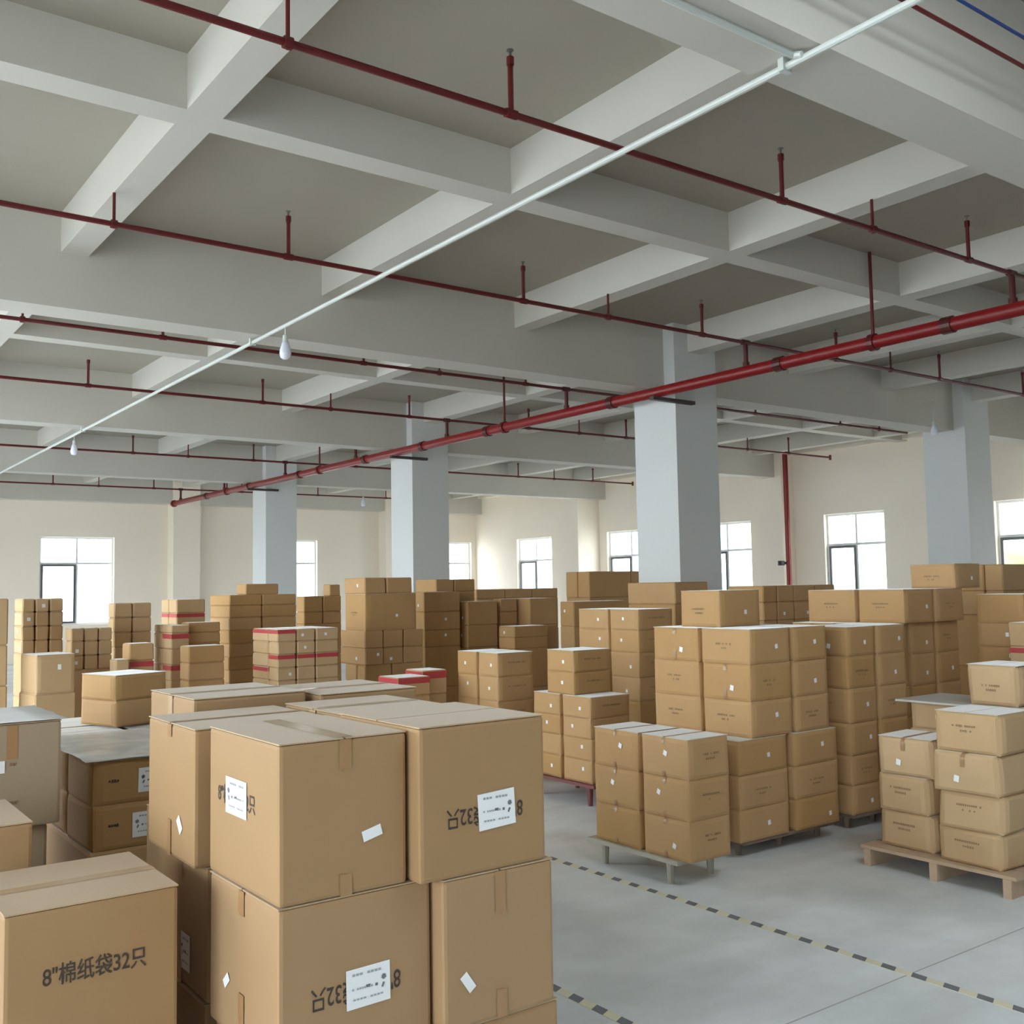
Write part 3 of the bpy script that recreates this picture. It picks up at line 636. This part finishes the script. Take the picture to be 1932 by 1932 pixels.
pile('the dark pile beside the tallest mid-hall pile', (6.215, 10.2), [0, .35], [0, .509], [.931, 1.124, 1.336, 1.567], 'far', dress=d_dot(.3))
pile('the top row behind the tallest mid-hall pile', (6.645, 10.62), [0, .493], [0, .266, .577], [1.40, 1.562, 1.715], 'far')
pile('the narrow dark pile past the tallest mid-hall pile', (6.79, 10.16), [0, .35], [0, .443], [.904, 1.165, 1.445], 'far', dress=d_dot(.3))
pile('the red-banded pile in mid hall', (3.733, 8.6), [0, .209, .576], [0, .186, .371, .603], [.693, .813, .928, 1.044, 1.155, 1.266], 'far', m='cardpale', dress=d_red({(-1, 0, 0), (-1, 1, 0), (-3, 0, 1), (-3, 0, 2), (-3, 0, 0), (-4, 1, 0)}))
pile('the brown pile taller than the red-banded pile', (4.213, 11.0), [0, .603], [0, .385, .798], [.608, .751, .895, 1.038, 1.183, 1.321, 1.454, 1.572], 'far')
pile('lone on top of the brown pile behind the red-banded one', (4.441, 11.1), [0, .283], [0, .402], [1.572, 1.691], 'far', support=False)
pile('the dark pile before the slim end-wall window', (5.653, 12.2), [0, .239], [0, .27, .536], [1.18, 1.334, 1.535], 'far')
pile('small, on the dark pile before the slim window', (6.02, 12.21), [0, .2], [0, .16], [1.535, 1.679], 'far', support=False)
pile('the pile with red bands under the wall pillar, upper', (3.5, 10.6), [0, .25, .495], [0, .309], [1.12, 1.273, 1.397, 1.538], 'far', m='cardpale', dress=d_red({-2}))
pile('the pinkish pile with red marks below the wall pillar', (3.116, 9.58), [0, .26, .516], [0, .18], [.651, .796, .941, 1.086, 1.232, 1.305], 'far', m='cardpale', dress=d_red({(-2, 0, 0), (-4, 0, 0)}))
pile('the flat pair behind the pinkish red-marked pile', (3.32, 9.72), [0, .21], [0, .323], [1.124, 1.223, 1.322], 'far')
pile('the brown pile before the pinkish red-marked pile', (3.045, 8.9), [0, .235], [0, .331], [.71, .845, .994, 1.14], 'far')
pile('the short pile with a red band near the end window', (2.458, 8.6), [0, .20], [0, .21], [.80, .924, 1.06, 1.20], 'far', dress=d_red({-3, -2}))
pile('the low pair by the short red-banded pile', (2.323, 8.48), [0, .2], [0, .115], [.80, .939, 1.084], 'far', m='cardpale')
pile('the pile against the end window light, short wide one', (2.692, 9.9), [0, .212], [0, .172, .348], [1.111, 1.247, 1.383, 1.52], 'far', m='cardpale', dress=d_dot(.3))
pile('the low pile under the end window', (2.177, 9.3), [0, .203], [0, .115, .232, .347], [.967, 1.087, 1.207, 1.318], 'far', m='cardpale', dress=d_dot(.3))
pile('the square pile of small cartons before the end window', (1.851, 9.6), [0, .333], [0, .109, .223, .34], [1.105, 1.221, 1.341, 1.463, 1.576], 'far', m='cardpale', dress=d_dot(.3))
pile('the tall grey pile beside the end-window pile', (1.25, 8.7), [0, .5], [0, .34], [.92, 1.23, 1.584], 'far', m='cardpale')
pile('with a white dot, low before the end window', (1.719, 8.4), [0, .398], [0, .311], [.861, 1.154], 'mid', rot=6, m='cardpale', dress=lambda o, d, *a: sticker(o, d, '-y', .58, .68, .03, .04))
pile('the pair turned askew on the film-covered pile', (1.542, 5.63), [0, .352], [0, .342], [.905, 1.04, 1.175], 'mid', rot=18, support=False, adj='tan')
pile('flat open one before the red-banded pile', (2.9, 7.6), [0, .25], [0, .38], [.72, .84], 'far', m='cardpale', dress=d_red({-1}))
pile('flat one with a red end behind the front pile', (4.28, 7.45), [0, .34], [0, .325], [.72, .875], 'far', dress=d_red({-1}))
pile('narrow with a reddish end by the square pile', (4.62, 7.62), [0, .3], [0, .26], [.55, .70, .905], 'far', m='cardpale', dress=d_red({-1}))
# film covered pile with labels
def d_lab(o, d, i, j, k, nz):
    if i == 0 and j == 0:
        shipping_label(o, d, '-y', .62 if k == nz-1 else .56, .5, .145, .105, 0, True)
        new('faded_print', smudge(d['P'], '-y', .2, .55, .05, d['dx'], d['dz'], 1), M['ink'], o)['kind'] = 'stuff'
pile('the film-covered pile behind the front pile', (1.159, 4.6), [0, .436, .88, 1.32, 1.78], [0, .44, .85], [.52, .709, .895], 'mid', dress=d_lab)

# ------------------------------------------------------------------ sheets, film, pallets
def sheet(name, x0, y0, x1, y1, z, amp, n, m, lab, cat, th=.002, over=0.0):
    bm = bmesh.new(); g = []
    for i in range(n+1):
        g.append([])
        for j_ in range(n+1):
            u, v = i/n, j_/n; e = min(u, 1-u, v, 1-v)
            w = abs(math.sin(u*9.3+v*4.1)*math.sin(v*7.7-u*2.3))*amp*(.35+min(1, e*6)*.65)
            zz = z+w
            if over and e == 0: zz = z-over*(.6+.4*math.sin(u*7+v*5))
            g[-1].append(bm.verts.new((x0+(x1-x0)*u+rnd(-.004, .004), y0+(y1-y0)*v+rnd(-.004, .004), zz)))
    for i in range(n):
        for j_ in range(n): bm.faces.new((g[i][j_], g[i+1][j_], g[i+1][j_+1], g[i][j_+1]))
    r = bmesh.ops.extrude_face_region(bm, geom=list(bm.faces)); bmesh.ops.translate(bm, verts=[v for v in r['geom'] if isinstance(v, bmesh.types.BMVert)], vec=(0, 0, th))
    bmesh.ops.recalc_face_normals(bm, faces=bm.faces)
    return tag(new(name, bm, m, smooth=True), lab, cat)
sheet('plastic_film', 1.145, 4.585, 2.03, 5.55, .9005, .014, 16, M['film'], 'crumpled clear plastic film lying over the pile with two white labels', 'film', .0012, 0)
sheet('paper_sheet', -.06, 3.74, .868, 4.26, 1.1845, .006, 10, M['white'], 'white sheet lying on the tall greyish carton', 'sheet', .002)
tag(B('grey_board', M['sheetgrey'], (5.70, 2.98, .8632, 6.2, 3.80, .8752)), 'grey board laid over the cartons behind the slumped pallet', 'board')

def pallet(name, x0, y0, x1, y1, h, m, lab, style, group='pallets under the cartons'):
    o = tag(empty(name, ((x0+x1)/2, (y0+y1)/2, 0)), lab, 'pallet', group); cx, cy_ = (x0+x1)/2, (y0+y1)/2; hx, hy = (x1-x0)/2, (y1-y0)/2
    if style == 'feet':
        B('deck', M[m], (-hx, -hy, h-.022, hx, hy, h), parent=o)
        for sx in (-1, 1) if hx < .3 else (-1, 0, 1):
            for sy in (-1, 1):
                px, py = sx*(hx-.05), sy*(hy-.10)
                bm = bmesh.new(); lathe(bm, [(.016, 0), (.018, .02), (.024, h-.022)], 8, (px, py, 0)); new('foot', bm, M[m], o)
    else:
        n = max(4, round(2*hy/.14)); w = 2*hy/n
        for k in range(n): B('deck_board', M[m], (-hx, -hy+k*w+.008, h-.018, hx, -hy+(k+1)*w-.008, h), parent=o) if style == 'x' else None
        if style == 'y':
            n = max(4, round(2*hx/.14)); w = 2*hx/n
            for k in range(n): B('deck_board', M[m], (-hx+k*w+.008, -hy, h-.018, -hx+(k+1)*w-.008, hy, h), parent=o)
        for s in (-1, 0, 1):
            c_ = s*(hy-.045)
            B('skid', M[m], (-hx, c_-.022, 0, hx, c_+.022, h-.018), parent=o)
    return o
pallet('plastic_pallet', 3.975, 3.99, 4.38, 4.72, .14, 'plastic', 'grey footed pallet under the six cartons by the aisle', 'feet')
pallet('plastic_pallet', 4.70, 4.16, 5.54, 4.98, .1, 'darkwood', 'low footed pallet under the tall pile behind the six cartons', 'feet')
pallet('plastic_pallet', 5.76, 4.17, 6.40, 4.58, .1, 'darkwood', 'low footed pallet under the second tall pile of the row', 'feet')
pallet('wooden_pallet', 5.12, 2.78, 5.70, 3.68, .11, 'wood', 'wooden pallet with three skids under the slumped cartons', 'y')
pallet('plastic_pallet', 4.93, 5.77, 5.40, 6.56, .16, 'redpallet', 'maroon footed pallet under the flat cartons at the tape end', 'feet')
pallet('wooden_pallet', .94, 2.16, 1.94, 3.68, .155, 'wood', 'wooden pallet under the front pile of big cartons', 'y')
pallet('wooden_pallet', .37, 2.55, .90, 3.03, .155, 'wood', 'wooden pallet under the carton marked 32', 'y')
pallet('wooden_pallet', -.08, 3.74, .88, 4.30, .14, 'wood', 'wooden pallet under the sheet-covered greyish cartons', 'y')
print('cartons', NC[0])
